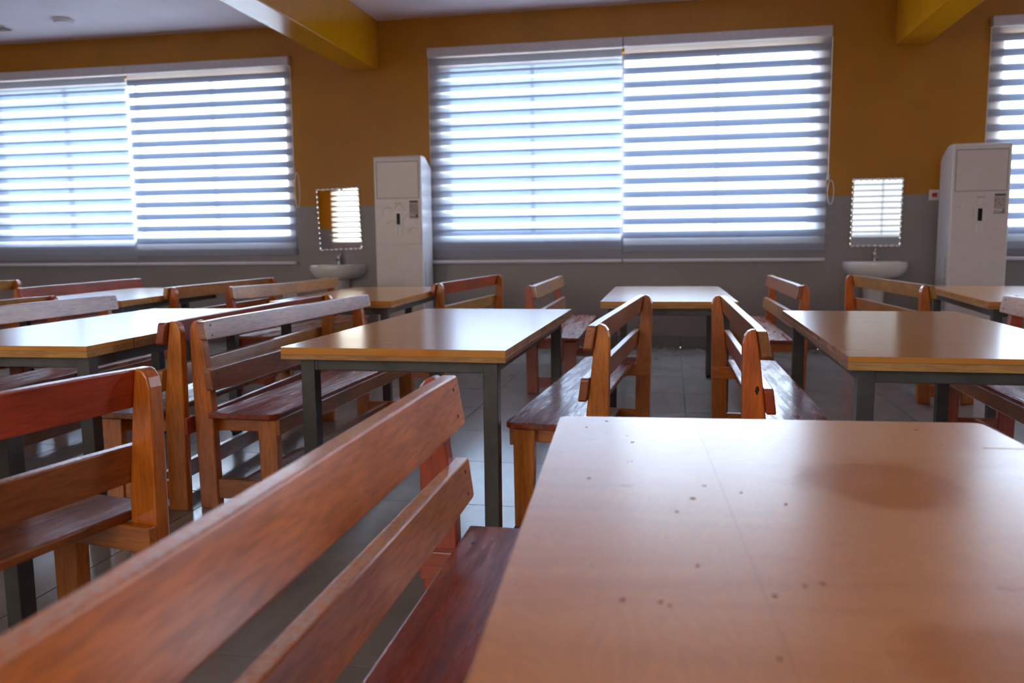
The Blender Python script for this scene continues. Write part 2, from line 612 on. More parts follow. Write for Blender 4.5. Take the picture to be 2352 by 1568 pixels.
def window_wall(name, y_in, y_out, wins, label):
    mb = MB()
    y0, y1 = min(y_in, y_out), max(y_in, y_out)
    mb.box(LX - TH, RX + TH, y0, y1, 0, SILL)
    mb.box(LX - TH, RX + TH, y0, y1, LINT, CZ)
    x = LX - TH
    for a, b in wins:
        mb.box(x, a, y0, y1, SILL, LINT)
        x = b
    mb.box(x, RX + TH, y0, y1, SILL, LINT)
    return struct(mb.build(name, M['wall']), label)


window_wall('wall_back', WY, WY + TH, BACK_WIN, 'ochre and grey painted wall with the three blind-covered windows')
window_wall('wall_front', RY, RY - TH, REAR_WIN, 'ochre and grey painted wall opposite the mirrors')
struct(MB().box(LX - TH, LX, RY, WY, 0, CZ).build('wall_left', M['wall']), 'ochre and grey painted side wall')
struct(MB().box(RX, RX + TH, RY, WY, 0, CZ).build('wall_right', M['wall']), 'ochre and grey painted end wall')
struct(MB().box(LX - TH, RX + TH, RY - TH, WY + TH, CZ, CZ + 0.2).build('ceiling', M['ceiling']), 'plain white painted ceiling')
struct(MB().box(-3.50, -3.20, RY, WY, 3.03, CZ).build('trim_1', M['beam'], bevel=0.008), 'ochre ceiling beam between the two left windows')
struct(MB().box(2.13, 2.43, RY, WY, 3.01, CZ).build('trim_2', M['beam'], bevel=0.008), 'ochre ceiling beam above the right basin')
struct(MB().box(-90, 90, -90, 90, -0.62, -0.60).build('ground', M['ground']), 'dry ground outside the building')

# floor: each tile a piece of its own
floor = struct(MB().box(LX, RX, RY, WY, -0.20, -0.004).build('floor', M['grout']), 'floor of large polished grey tiles')
P = 0.70
X0, Y0 = -0.60, 1.98
cells = []
for i in range(-13, 15):
    for j in range(-8, 11):
        xa, ya = X0 + i * P, Y0 + j * P
        xb, yb = xa + P, ya + P
        xa, xb = max(xa, LX), min(xb, RX)
        ya, yb = max(ya, RY), min(yb, WY)
        if xb - xa < 0.03 or yb - ya < 0.03:
            continue
        whole = xb - xa > P - 1e-4 and yb - ya > P - 1e-4
        c = ((xa + xb) / 2, (ya + yb) / 2)
        q = project((c[0], c[1], 0))
        inview = q and -250 < q[0] < 2602 and q[1] < 1900
        cells.append((-(1 / q[2] ** 2) if inview else 1.0, whole, xa, xb, ya, yb))
cells.sort(key=lambda t: t[0])
G = 0.003
tile_me = MB().box(-P / 2 + G, P / 2 - G, -P / 2 + G, P / 2 - G, -0.012, 0.0).mesh('tile')
tile_me.materials.append(M['tile'])
rest = MB()
nt_ = 0
for k, whole, xa, xb, ya, yb in cells:
    if k < 0 and nt_ < 298:
        nt_ += 1
        if whole:
            o = link('tile', tile_me, M['tile'], floor)
            o.location = ((xa + xb) / 2, (ya + yb) / 2, 0)
        else:
            MB().box(xa + G, xb - G, ya + G, yb - G, -0.012, 0).build('tile', M['tile'], floor)
    else:
        rest.box(xa + G, xb - G, ya + G, yb - G, -0.012, 0)
o = rest.build('tile_field', M['tile'], floor)
o['kind'] = 'stuff'

bb = struct(MB().box(LX, RX, WY - 0.006, WY, 0, 0.115).build('baseboard_back', M['grout']), 'grey tile skirting along the window wall')
sk_me = MB().box(-P / 2 + G, P / 2 - G, -0.014, 0, 0.0, 0.11).mesh('skirting_tile')
sk_me.materials.append(M['skirt'])
for i in range(-11, 12):
    x = X0 + (i + 0.5) * P
    if LX + P / 2 < x < RX - P / 2:
        o = link('skirting_tile', sk_me, M['skirt'], bb, bevel=0.002, seg=1)
        o.location = (x, WY - 0.002, 0)


# ------------------------------------------------------------------ windows
def window(idx, x0, x1, y, label):
    """sliding window: outer frame, mullions, one pane per light"""
    ms = [x0 + (x1 - x0) * k / 4 for k in range(5)]
    fr = MB()
    fr.box(x0, x1, y - 0.03, y + 0.03, SILL, SILL + 0.05)
    fr.box(x0, x1, y - 0.03, y + 0.03, LINT - 0.05, LINT)
    fr.box(x0, x0 + 0.05, y - 0.03, y + 0.03, SILL, LINT)
    fr.box(x1 - 0.05, x1, y - 0.03, y + 0.03, SILL, LINT)
    root = struct(fr.build('window_%d' % idx, M['alu']), label)
    for xm in ms[1:-1]:
        MB().box(xm - 0.018, xm + 0.018, y - 0.025, y + 0.025, SILL + 0.05, LINT - 0.05).build('mullion', M['alu'], root)
    for k in range(4):
        a = ms[k] + (0.05 if k == 0 else 0.018)
        b = ms[k + 1] - (0.05 if k == 3 else 0.018)
        MB().add([(a, y, SILL + 0.05), (b, y, SILL + 0.05), (b, y, LINT - 0.05), (a, y, LINT - 0.05)], [(0, 1, 2, 3)]).build('pane', M['glass'], root)
    return root


for k, (a, b) in enumerate(BACK_WIN):
    window(k + 1, a, b, WY + 0.13, ['sliding window behind the left pair of blinds', 'sliding window behind the middle pair of blinds', 'sliding window behind the blind at the right edge'][k])


def quad(w_, h_):
    return [(-w_ / 2, 0, -h_ / 2), (w_ / 2, 0, -h_ / 2), (w_ / 2, 0, h_ / 2), (-w_ / 2, 0, h_ / 2)], [(0, 1, 2, 3)]


for k, (a, b) in enumerate(REAR_WIN):
    root = window(k + 4, a, b, RY - 0.13, 'blind-covered window in the wall opposite the mirrors, number %s from the side wall' % ['one', 'two', 'three'][k])
    opn = 0.060 if k != 2 else 0.030
    pit = 0.14
    mo = MB().add(*quad(b - a + 0.1, opn)).mesh('blind_band')
    mo.materials.append(M['fab_rear'])
    ms = MB().add(*quad(b - a + 0.1, pit - opn)).mesh('sheer_band')
    ms.materials.append(M['sheer_rear' if k != 2 else 'sheer_shut'])
    MB().box(a - 0.1, b + 0.1, RY, RY + 0.07, 3.10, 3.20).build('cassette', M['cassette'], root)
    z = 1.16
    while z < 3.10:
        o = link('blind_band', mo, M['fab_rear'], root)
        o.location = ((a + b) / 2, RY + 0.03, z + opn / 2)
        o = link('sheer_band', ms, M['sheer_rear'], root)
        o.location = ((a + b) / 2, RY + 0.03, z + opn + (pit - opn) / 2)
        z += pit
    MB().add([(a - .05, RY + .03, .93), (b + .05, RY + .03, .93), (b + .05, RY + .03, 1.16), (a - .05, RY + .03, 1.16)], [(0, 1, 2, 3)]).build('blind_hem', M['fab_rear'], root)


# ------------------------------------------------------------------ zebra blinds on the window wall
def zebra_blind(x0, x1, mode, label, chain=None):
    zt, zb = 3.135, 0.93
    root = thing('zebra_blind', ((x0 + x1) / 2, WY, zb), 0, label, 'blind', 'zebra roller blinds on the window wall')
    w_ = x1 - x0
    zl = lambda z: z - zb
    g = 0.008
    c = MB().prism([(-0.095, zl(3.135)), (-0.085, zl(3.215)), (-0.07, zl(3.225)), (0, zl(3.225)), (0, zl(3.125)), (-0.088, zl(3.125))], 'x', -w_ / 2, w_ / 2)
    c.build('cassette', M['cassette'], root, bevel=0.004)
    fw = w_ - 2 * g
    yf, yb = -0.060, -0.026
    pit, op = 0.1405, 0.072
    if mode == 'open':
        zc0, offb = 1.197, 0.004
        op_b = 0.060
    else:
        zc0, offb = 1.245, 0.0530
        op_b = 0.072
    meo = MB().add(*quad(fw, op)).mesh('fabric_band'); meo.materials.append(M['fab'])
    mes = MB().add(*quad(fw, pit - op)).mesh('sheer_band'); mes.materials.append(M['sheer'])
    meob = MB().add(*quad(fw, op_b)).mesh('rear_fabric_band'); meob.materials.append(M['fab'])
    mesb = MB().add(*quad(fw, pit - op_b)).mesh('rear_sheer_band'); mesb.materials.append(M['sheer'])

    def strips(y, zc, mo, ms, ho, names):
        k = 0
        while True:
            z = zc + k * pit
            if z + ho / 2 > zt:
                break
            o = link(names[0], mo, M['fab'], root); o.location = (0, y, zl(z))
            o = link(names[1], ms, M['sheer'], root); o.location = (0, y, zl(z + pit / 2))
            k += 1
        z = zc - pit
        k = 0
        while z - ho / 2 > zb:
            o = link(names[0], mo, M['fab'], root); o.location = (0, y, zl(z))
            o = link(names[1], ms, M['sheer'], root); o.location = (0, y, zl(z + pit / 2))
            z -= pit
    strips(yf, zc0, meo, mes, op, ('fabric_band', 'sheer_band'))
    strips(yb, zc0 + offb, meob, mesb, op_b, ('rear_fabric_band', 'rear_sheer_band'))
    MB().prism([(-0.075, -0.022), (-0.078, -0.006), (-0.070, 0.012), (-0.018, 0.012), (-0.012, -0.006), (-0.016, -0.022)], 'x', -w_ / 2 + 0.004, w_ / 2 - 0.004).build('bottom_bar', M['cassette'], root, bevel=0.003)
    if chain:
        xs = w_ / 2 + 0.008
        MB().tube([(xs, -0.045, zl(3.12)), (xs, -0.045, zl(chain))], 0.006).build('pull_chain', M['cord'], root)
        rz_ = 0.20 if chain > 1.8 else 0.12
        pts = [(xs + 0.028 + 0.030 * math.sin(2 * math.pi * t / 20), -0.045, zl(chain) - rz_ + rz_ * math.cos(2 * math.pi * t / 20)) for t in range(21)]
        MB().tube(pts, 0.005, 6).build('chain_loop', M['cord'], root)
        MB().box(xs - 0.012, xs + 0.012, -0.06, -0.03, zl(chain), zl(chain) + 0.06).build('chain_tensioner', M['cord'], root, bevel=0.003)
    else:
        xs = -w_ / 2 + 0.002
        MB().tube([(xs, -0.045, zl(3.12)), (xs, -0.045, zl(0.95))], 0.004).build('side_cord', M['cord'], root)
    return root


zebra_blind(-8.345, -6.285, 'shut', 'half-closed zebra blind at the far left of the window wall')
zebra_blind(-6.275, -4.235, 'open', 'open-striped zebra blind beside the tilted mirror', chain=1.95)
zebra_blind(-2.620, -0.525, 'shut', 'half-closed zebra blind just right of the left air conditioner')
zebra_blind(-0.515, 1.530, 'open', 'open-striped zebra blind left of the straight mirror', chain=1.72)
zebra_blind(2.975, 5.020, 'open', 'zebra blind partly hidden behind the right air conditioner')


# ------------------------------------------------------------------ standing air conditioners
def air_conditioner(x0, x1, h, rz, label):
    w_ = x1 - x0
    yf = WY - 0.475
    root = thing('standing_air_conditioner', ((x0 + x1) / 2, yf, 0), rz, label, 'air conditioner', 'standing air conditioners by the window wall')
    d = 0.37
    prof = [(0.012, 0.0), (0.0, 0.02), (0.0, h - 0.012), (0.012, h), (0.13, h), (0.17, h - 0.008), (d - 0.04, h - 0.085), (d, h - 0.125), (d, 0.0)]
    MB().prism(prof, 'x', -w_ / 2, w_ / 2).build('body', M['white'], root, bevel=0.012, seg=3)
    # air outlet: frame, dark throat and louvres
    oz1, oz0 = h - 0.055, h - 0.44
    fx = w_ / 2 - 0.028
    fr = MB()
    fr.box(-fx, fx, -0.006, 0.004, oz1 - 0.008, oz1)
    fr.box(-fx, fx, -0.006, 0.004, oz0, oz0 + 0.005)
    fr.box(-fx, -fx + 0.005, -0.006, 0.004, oz0, oz1)
    fr.box(fx - 0.005, fx, -0.006, 0.004, oz0, oz1)
    out = fr.build('air_outlet', M['acgrey'], root)
    n = 8
    for k in range(n):
        z0 = oz0 + 0.006 + k * (oz1 - oz0 - 0.014) / n
        z1 = z0 + (oz1 - oz0 - 0.014) / n - 0.0015
        MB().prism([(-0.0035, z0), (-0.0055, z1), (0.002, z1), (0.002, z0)], 'x', -fx + 0.006, fx - 0.006).build('louvre', M['acfront'], out)
    # front panels
    fp = MB().box(-w_ / 2 + 0.012, w_ / 2 - 0.012, -0.005, 0.004, h - 0.92, oz0 - 0.006).build('front_panel', M['acfront'], root, bevel=0.003)
    MB().box(-w_ / 2 + 0.012, w_ / 2 - 0.012, -0.004, 0.004, 0.10, h - 0.926).build('lower_panel', M['acfront'], root, bevel=0.003)
    # embossed swirls
    for sx, sz, r0, a0, a1 in ((-0.13, h - 0.60, 0.085, 0.2, 3.9), (-0.10, h - 0.74, 0.10, -0.5, 2.4), (0.12, h - 0.72, 0.12, 0.9, 4.4), (0.15, h - 0.80, 0.07, -0.3, 3.0), (0.0, h - 0.56, 0.075, -0.1, 3.2)):
        pts = [(sx + r0 * (1 - 0.05 * t) * math.cos(a0 + (a1 - a0) * t / 12), -0.004, sz + r0 * (1 - 0.05 * t) * math.sin(a0 + (a1 - a0) * t / 12)) for t in range(13)]
        pts = [(max(-w_ / 2 + .02, min(w_ / 2 - .02, p[0])), p[1], p[2]) for p in pts]
        MB().tube(pts, 0.0065, 6).build('embossed_swirl', M['white'], fp, smooth=True)
    ctrl = MB().box(-0.052, 0.052, -0.009, -0.004, h - 0.845, h - 0.565).build('control_panel', M['acfront'], root, bevel=0.003)
    MB().box(-0.017, 0.021, -0.011, -0.008, h - 0.715, h - 0.600).build('display', M['acdark'], ctrl)
    for sx in (-0.035, 0.006):
        MB().box(sx, sx + 0.027, -0.012, -0.008, h - 0.83, h - 0.735).build('button', M['white'], ctrl, bevel=0.002)
    for k in range(5):
        MB().box(-0.035 + k * 0.016, -0.024 + k * 0.016, -0.0065, -0.004, h - 0.500, h - 0.490).build('badge_mark', M['acgrey'], fp)
    st = MB().box(w_ / 2 - 0.135, w_ / 2 - 0.035, -0.0065, -0.004, h - 0.655, h - 0.465).build('rating_label', M['sticker'], root)
    MB().box(w_ / 2 - 0.130, w_ / 2 - 0.040, -0.0075, -0.006, h - 0.485, h - 0.469).build('label_header', M['ink'], st)
    for px, pz, pw, ph in ((0.126, 0.515, 0.008, 0.03), (0.105, 0.51, 0.012, 0.01), (0.098, 0.54, 0.008, 0.022), (0.07, 0.51, 0.008, 0.012), (0.06, 0.525, 0.008, 0.01), (0.126, 0.56, 0.008, 0.016), (0.085, 0.57, 0.03, 0.006)):
        MB().box(w_ / 2 - px, w_ / 2 - px + pw, -0.0075, -0.006, h - pz - ph, h - pz).build('label_mark', M['brownink'], st)
    MB().prism([(w_ / 2 - 0.075, h - 0.64), (w_ / 2 - 0.045, h - 0.64), (w_ / 2 - 0.05, h - 0.605)], 'y', -0.0075, -0.006).build('label_arrow', M['ink'], st)
    for s in (-1, 1):
        for k in range(9):
            z0 = 0.45 + k * 0.055
            MB().box(s * w_ / 2 - 0.002, s * w_ / 2 + 0.002, 0.07, 0.085, z0, z0 + 0.048).build('side_grille_slot', M['acgrey'], root)
    MB().box(-w_ / 2 + 0.02, w_ / 2 - 0.02, -0.005, 0.003, 0.02, 0.09).build('plinth', M['acgrey'], root)
    return root


air_conditioner(-3.120, -2.598, 2.05, 0, 'white standing air conditioner between the tilted mirror and middle blinds')
air_conditioner(2.565, 3.070, 2.00, 0, 'white standing air conditioner at the right, beside the red switch')


# ------------------------------------------------------------------ mirrors
def mirror(cx, cz, w_, h_, tilt, lean, label):
    root = thing('wall_mirror', (cx, WY - 0.012, cz), 0, label, 'mirror', 'frameless mirrors above the basins')
    root.rotation_euler = (lean, tilt, 0)
    MB().box(-w_ / 2 + 0.016, w_ / 2 - 0.016, -0.004, 0.004, -h_ / 2 + 0.016, h_ / 2 - 0.016).build('glass', M['mirror'], root)
    # scalloped cut edge: a row of little ground lenses
    mb = MB()

    def lens(cx_, cz_, lx, lz):
        rings = []
        for t, y in ((1.0, 0.0), (0.8, -0.006), (0.4, -0.009)):
            rings.append([(cx_ + lx * t * math.cos(2 * math.pi * k / 10), y, cz_ + lz * t * math.sin(2 * math.pi * k / 10)) for k in range(10)])
        mb.loft(rings)
    nx = 9
    for k in range(nx):
        x = -w_ / 2 + (k + 0.5) * w_ / nx
        for s in (-1, 1):
            lens(x, s * (h_ / 2 - 0.010), w_ / nx / 2, 0.013)
    nz = 12
    for k in range(nz):
        z = -h_ / 2 + (k + 0.5) * h_ / nz
        for s in (-1, 1):
            lens(s * (w_ / 2 - 0.010), z, 0.013, h_ / nz / 2)
    mb.build('scalloped_edge', M['bevelglass'], root, smooth=True)
    return root


mirror(-3.72, 1.416, 0.52, 0.70, math.radians(-2.0), math.radians(0.0), 'slightly tilted scalloped mirror reflecting a window, beside left air conditioner')
mirror(2.017, 1.392, 0.488, 0.685, math.radians(0.4), 0, 'straight scalloped mirror full of blind stripes, above right basin')


# ------------------------------------------------------------------ basins
def outline(w_, d, y_back, n=28):
    pts = []
    for k in range(n):
        a = math.pi * k / (n - 1)
        x = math.cos(a)
        y = math.sin(a) ** 0.75 if 0 < a < math.pi else 0
        pts.append((w_ / 2 * (abs(x) ** 0.8) * (1 if x > 0 else -1), y_back - d * max(0, y)))
    return pts


def basin(cx, label, seed):
    root = thing('pedestal_basin', (cx, WY, 0), 0, label, 'wash basin', 'pedestal basins under the mirrors')
    rg = lambda w_, d, z, yb=-0.004: [(p[0], p[1], z) for p in outline(w_, d, yb)]
    b = MB()
    b.loft([rg(0.20, 0.22, 0.730), rg(0.38, 0.33, 0.742), rg(0.50, 0.40, 0.768), rg(0.575, 0.435, 0.815), rg(0.60, 0.45, 0.862), rg(0.588, 0.445, 0.898), rg(0.575, 0.438, 0.905),
            rg(0.50, 0.385, 0.905, -0.035), rg(0.47, 0.36, 0.89, -0.045), rg(0.40, 0.31, 0.84, -0.06), rg(0.22, 0.18, 0.80, -0.11)])
    b.build('bowl', M['ceramic'], root, smooth=True)
    p = MB()
    p.loft([rg(0.25, 0.22, 0.0, -0.03), rg(0.235, 0.21, 0.04, -0.03), rg(0.19, 0.18, 0.20, -0.03), rg(0.19, 0.18, 0.55, -0.03), rg(0.22, 0.20, 0.74, -0.03)])
    p.build('pedestal', M['ceramic'], root, smooth=True)
    f = MB().cyl((0, -0.065), 0.026, 0.905, 0.915).cyl((0, -0.065), 0.020, 0.915, 0.985, 16, 0.022)
    fo = f.build('faucet', M['chrome'], root, smooth=True)
    MB().tube([(0, -0.07, 0.955), (0, -0.11, 0.962), (0, -0.15, 0.955), (0, -0.165, 0.940)], 0.012, 10).build('spout', M['chrome'], fo, smooth=True)
    MB().cyl((0, -0.065), 0.024, 0.985, 1.0, 16, 0.018).tube([(0, -0.065, 0.998), (0.01, -0.04, 1.018), (0.016, -0.02, 1.03)], 0.007, 8).build('lever', M['chrome'], fo, smooth=True)
    return root


basin(-3.715, 'white pedestal basin with chrome tap under the tilted mirror', 1)
basin(2.005, 'white pedestal basin with chrome tap under the straight mirror', 2)

# switch and sockets
sw = thing('wall_switch', (2.553, WY, 1.555), 0, 'white wall switch plate with red rocker beside right air conditioner', 'switch')
MB().box(-0.05, 0.05, -0.012, 0, -0.052, 0.052).build('plate', M['white'], sw, bevel=0.004)
MB().prism([(-0.018, -0.02), (-0.022, 0.02), (-0.010, 0.02), (-0.010, -0.02)], 'x', -0.025, 0.022).build('rocker', M['red'], sw)
so = thing('wall_socket', (-4.36, WY, 0.53), 0, 'white double wall socket low on grey wall left of tilted mirror', 'socket')
MB().box(-0.085, 0.085, -0.014, 0, -0.042, 0.042).build('plate', M['white'], so, bevel=0.004)
for s in (-1, 1):
    ot = MB().box(s * 0.042 - 0.03, s * 0.042 + 0.03, -0.018, -0.012, -0.03, 0.03).build('outlet', M['white'], so, bevel=0.003)
    for hx, hz in ((0, 0.015), (-0.012, -0.01), (0.012, -0.01)):
        MB().box(s * 0.042 + hx - 0.004, s * 0.042 + hx + 0.004, -0.0195, -0.017, hz - 0.006, hz + 0.006).build('pin_hole', M['ink'], ot)

# ceiling fittings
la = thing('ceiling_lamp', (-6.43, 8.15, CZ), 0, 'round white flush ceiling lamp above the left blinds', 'lamp')
MB().cyl((0, 0), 0.112, -0.022, 0, 28).build('housing', M['white'], la, smooth=True)
MB().cyl((0, 0), 0.092, -0.048, -0.022, 28, 0.108).build('diffuser', M['lamp'], la, smooth=True)
lb = thing('ceiling_vent', (-7.34, 8.28, CZ), 0.05, 'flat white ceiling fitting at the upper left corner', 'vent')
MB().box(-0.20, 0.11, -0.08, 0.08, -0.018, 0).build('frame', M['white'], lb, bevel=0.004)
for k in range(4):
    MB().box(-0.19, 0.10, -0.066 + k * 0.035, -0.048 + k * 0.035, -0.030, -0.016).build('slat', M['acgrey'], lb)


# ------------------------------------------------------------------ tables
TW, TL, THK = 0.847, 1.825, 0.75


def slit_outline(w_, l_, right, left, r, depth=0.082, g=0.0030):
    """rectangle with rounded corners and saw cuts running in from the long sides"""
    pts = []

    def corner(cx, cy, a0):
        for k in range(4):
            a = a0 + math.pi / 2 * k / 3
            pts.append((cx + r * math.cos(a), cy + r * math.sin(a)))
    corner(r, r, math.pi)
    corner(w_ - r, r, 1.5 * math.pi)
    for s in sorted(right):
        pts.extend([(w_, s - g), (w_ - depth, s - g), (w_ - depth, s + g), (w_, s + g)])
    corner(w_ - r, l_ - r, 0)
    corner(r, l_ - r, 0.5 * math.pi)
    for s in sorted(left, reverse=True):
        pts.extend([(0, s + g), (depth, s + g), (depth, s - g), (0, s - g)])
    return pts


def dining_table(x, y, a, label, right=(0.3, 0.9, 1.55), left=(0.17,), r=0.004, mat='top', two_ply=False, edge=(0.50, 0.24, 0.07), inset=(0.045, 0.07), THK=0.75, tuck=(0.0, 0.0)):
    t = thing('dining_table', (x, y, 0), a, label, 'table', 'long wooden tables with steel frames')
    pts = slit_outline(TW, TL, right, left, r)
    up = 0.018 if two_ply else 0.026
    MB().prism(pts, 'z', THK - up, THK).build('tabletop', M[mat], t, color=(1, 1, 1))
    in2 = [(p[0] * (TW - 0.002) / TW + 0.001, p[1] * (TL - 0.002) / TL + 0.001) for p in slit_outline(TW, TL, (), (), max(r, 0.004))]
    MB().prism(in2, 'z', THK - up - 0.0012, THK - up).build('glue_line', M['ply'], t, color=(0.10, 0.045, 0.02))
    MB().prism(pts, 'z', THK - 0.044, THK - up - 0.0012).build('edge_band', M['edge'], t, color=edge)
    for sl, xa_, xb_ in [(q, TW - 0.0825, TW - 0.0006) for q in right] + [(q, 0.0006, 0.0825) for q in left]:
        MB().box(xa_, xb_, sl - 0.0031, sl + 0.0031, THK - 0.0430, THK - 0.0009).build('slit_shade_fill', M['screw'], t)  # dark fill paints in the cut's depth shade and its grime
    s = 0.055
    ix, iy = inset
    xs = (ix, TW - ix - s)
    ys = (iy, TL - iy - s)
    zt = THK - 0.0445
    for lx in xs:
        for ly in ys:
            back = ly == ys[1]
            ex = (tuck[0] if lx == xs[0] else -tuck[1]) if back else 0.0
            ztop = zt - 0.050 if ex else zt
            lx = lx + ex
            lg = MB().box(lx, lx + s, ly, ly + s, 0.022, ztop).build('leg', M['steel'], t, bevel=0.003)
            MB().box(lx + 0.005, lx + s - 0.005, ly + 0.005, ly + s - 0.005, 0.0, 0.024).build('foot_cap', M['rubber'], lg, bevel=0.002)
    za = zt - 0.050
    for ly in ys:
        MB().box(xs[0] + (0 if tuck[0] and ly == ys[1] else s), xs[1] + (s if tuck[1] and ly == ys[1] else 0), ly + 0.006, ly + s - 0.006, za, zt).build('end_rail', M['steel'], t, bevel=0.003)
    for lx in xs:
        MB().box(lx + 0.006, lx + s - 0.006, ys[0] + s, ys[1], za, zt).build('side_rail', M['steel'], t, bevel=0.003)
    # weld fillets at the leg joints
    for lx, q in ((xs[0] + s, 1), (xs[1], -1)):
        MB().prism([(lx, za), (lx + q * 0.012, za + 0.004), (lx + q * 0.010, zt), (lx, zt)], 'y', ys[0] + 0.004, ys[0] + 0.012).build('weld', M['steel'], t)
    return t


t1 = dining_table(-0.125, -0.086, 0.058, 'closest wooden table with scuffed orange top filling the lower right', right=(1.61,), left=(), r=0.018, mat='top_near', edge=(0.16, 0.06, 0.02), inset=(0.09, 0.07))
MB().box(0.2796, 0.2800, 0.004, TL - 0.003, THK - 0.010, THK + 0.0002).build('panel_seam', M['ply'], t1, color=(0.36, 0.13, 0.04))
for mx_, my_, mr_ in ((0.132, 0.909, 0.0042), (0.171, 0.908, 0.003), (0.180, 0.900, 0.0025), (0.346, 0.973, 0.0035), (0.326, 0.965, 0.0025), (0.079, 1.355, 0.0035), (0.289, 0.936, 0.003), (0.232, 1.264, 0.004), (0.217, 1.011, 0.003),
                      (0.206, 1.202, 0.003), (0.305, 1.30, 0.003), (0.15, 1.60, 0.003), (0.06, 1.72, 0.004), (0.10, 1.78, 0.003), (0.36, 1.25, 0.003), (0.27, 0.80, 0.003), (0.255, 1.33, 0.003), (0.70, 1.75, 0.004)):
    ang = random.uniform(0, 3.14)
    ring = []
    for k in range(9):
        a_ = 2 * math.pi * k / 9
        rr_ = mr_ * random.uniform(0.4, 0.95)
        px_, py_ = rr_ * 1.5 * math.cos(a_), rr_ * math.sin(a_)
        ring.append((mx_ + px_ * math.cos(ang) - py_ * math.sin(ang), my_ + px_ * math.sin(ang) + py_ * math.cos(ang)))
    MB().prism(ring, 'z', THK - 0.0005, THK + 0.0006).build('stain_mark', M['stain'], t1)
dining_table(-1.411, 2.805, -0.007, 'wooden table in the middle with three saw cuts in its edge', inset=(0.045, 0.07))
dining_table(0.556, 2.773, -0.015, 'wooden table cut by the right edge with a glossy reflection stripe', right=(0.8, 1.43), two_ply=True, edge=(0.52, 0.27, 0.08))
dining_table(-0.442, 5.243, 0.012, 'small-looking far wooden table standing below the middle blinds', right=(), left=())
dining_table(-3.018, 2.711, 0.047, 'wooden table at left with pale bluish sheen and split edge band', right=(0.3,), left=(), two_ply=True, edge=(0.58, 0.27, 0.05), tuck=(0, 0.22))
dining_table(-2.658, 5.154, 0.062, 'far wooden table in front of the left air conditioner', right=(0.35,), left=(), tuck=(0, 0.26))
dining_table(-4.625, 5.06, 0.14, 'far wooden table below the left blinds, mostly hidden by bench backs', right=(0.45,), left=(), tuck=(0, 0.26))
dining_table(1.829, 5.298, -0.085, 'far wooden table in front of the right air conditioner', right=(), left=())
dining_table(-5.33, 2.78, 0.05, 'wooden table at the far left edge seen only under a bench rail', right=(), left=())
dining_table(-2.80, 0.36, -0.10, 'table outside the left edge, only its dark steel leg showing', right=(), left=(), THK=0.685)


# ------------------------------------------------------------------ benches
BL = 1.90
# local frame: y along the bench (0 = near end), x towards the front of the seat
POST = [(0.010, 0.0), (0.003, 0.45), (0.0, 0.70), (0.0, 0.765), (0.006, 0.79), (0.018, 0.806), (0.032, 0.813), (0.046, 0.812), (0.062, 0.70), (0.088, 0.47), (0.096, 0.0)]
TONES = {
    'orange': (0.66, 0.168, 0.016), 'red': (0.46, 0.066, 0.018), 'deep': (0.38, 0.066, 0.026), 'tan': (0.56, 0.245, 0.070),
    'pink': (0.48, 0.185, 0.105), 'brown': (0.40, 0.125, 0.032), 'bright': (0.86, 0.235, 0.030), 'honey': (0.68, 0.20, 0.016),  # pink: partly reflected sheen put into the wood tone
}


def curved_board(y0, y1, xoff, z0, z1, th, slope, bow=0.0, n=8, r=0.02):
    """board with eased ends, optionally sagging by bow"""
    mb = MB()
    rings = []
    for k in range(n + 1):
        t = k / n
        y = y0 + (y1 - y0) * t
        e = 0.0
        sag = -bow * 4 * t * (1 - t)
        if k in (0, n):
            e = r * 0.5
        xb0 = xoff + slope * (z0 - z0)
        xb1 = xoff - slope * (z1 - z0)
        rings.append([(xb0, y, z0 + sag + e), (xb0 + th, y, z0 + sag + e), (xb1 + th, y, z1 + sag - e), (xb1, y, z1 + sag - e)])
    # add eased end rings
    f, l = rings[0], rings[-1]
    d = 1 if y1 > y0 else -1
    rings.insert(1, [(p[0], p[1] + d * r * 0.5, p[2] + (-r * 0.35 if q < 2 else r * 0.35)) for q, p in enumerate(f)])
    rings.insert(len(rings) - 1, [(p[0], p[1] - d * r * 0.5, p[2] + (-r * 0.35 if q < 2 else r * 0.35)) for q, p in enumerate(l)])
    return mb.loft(rings)


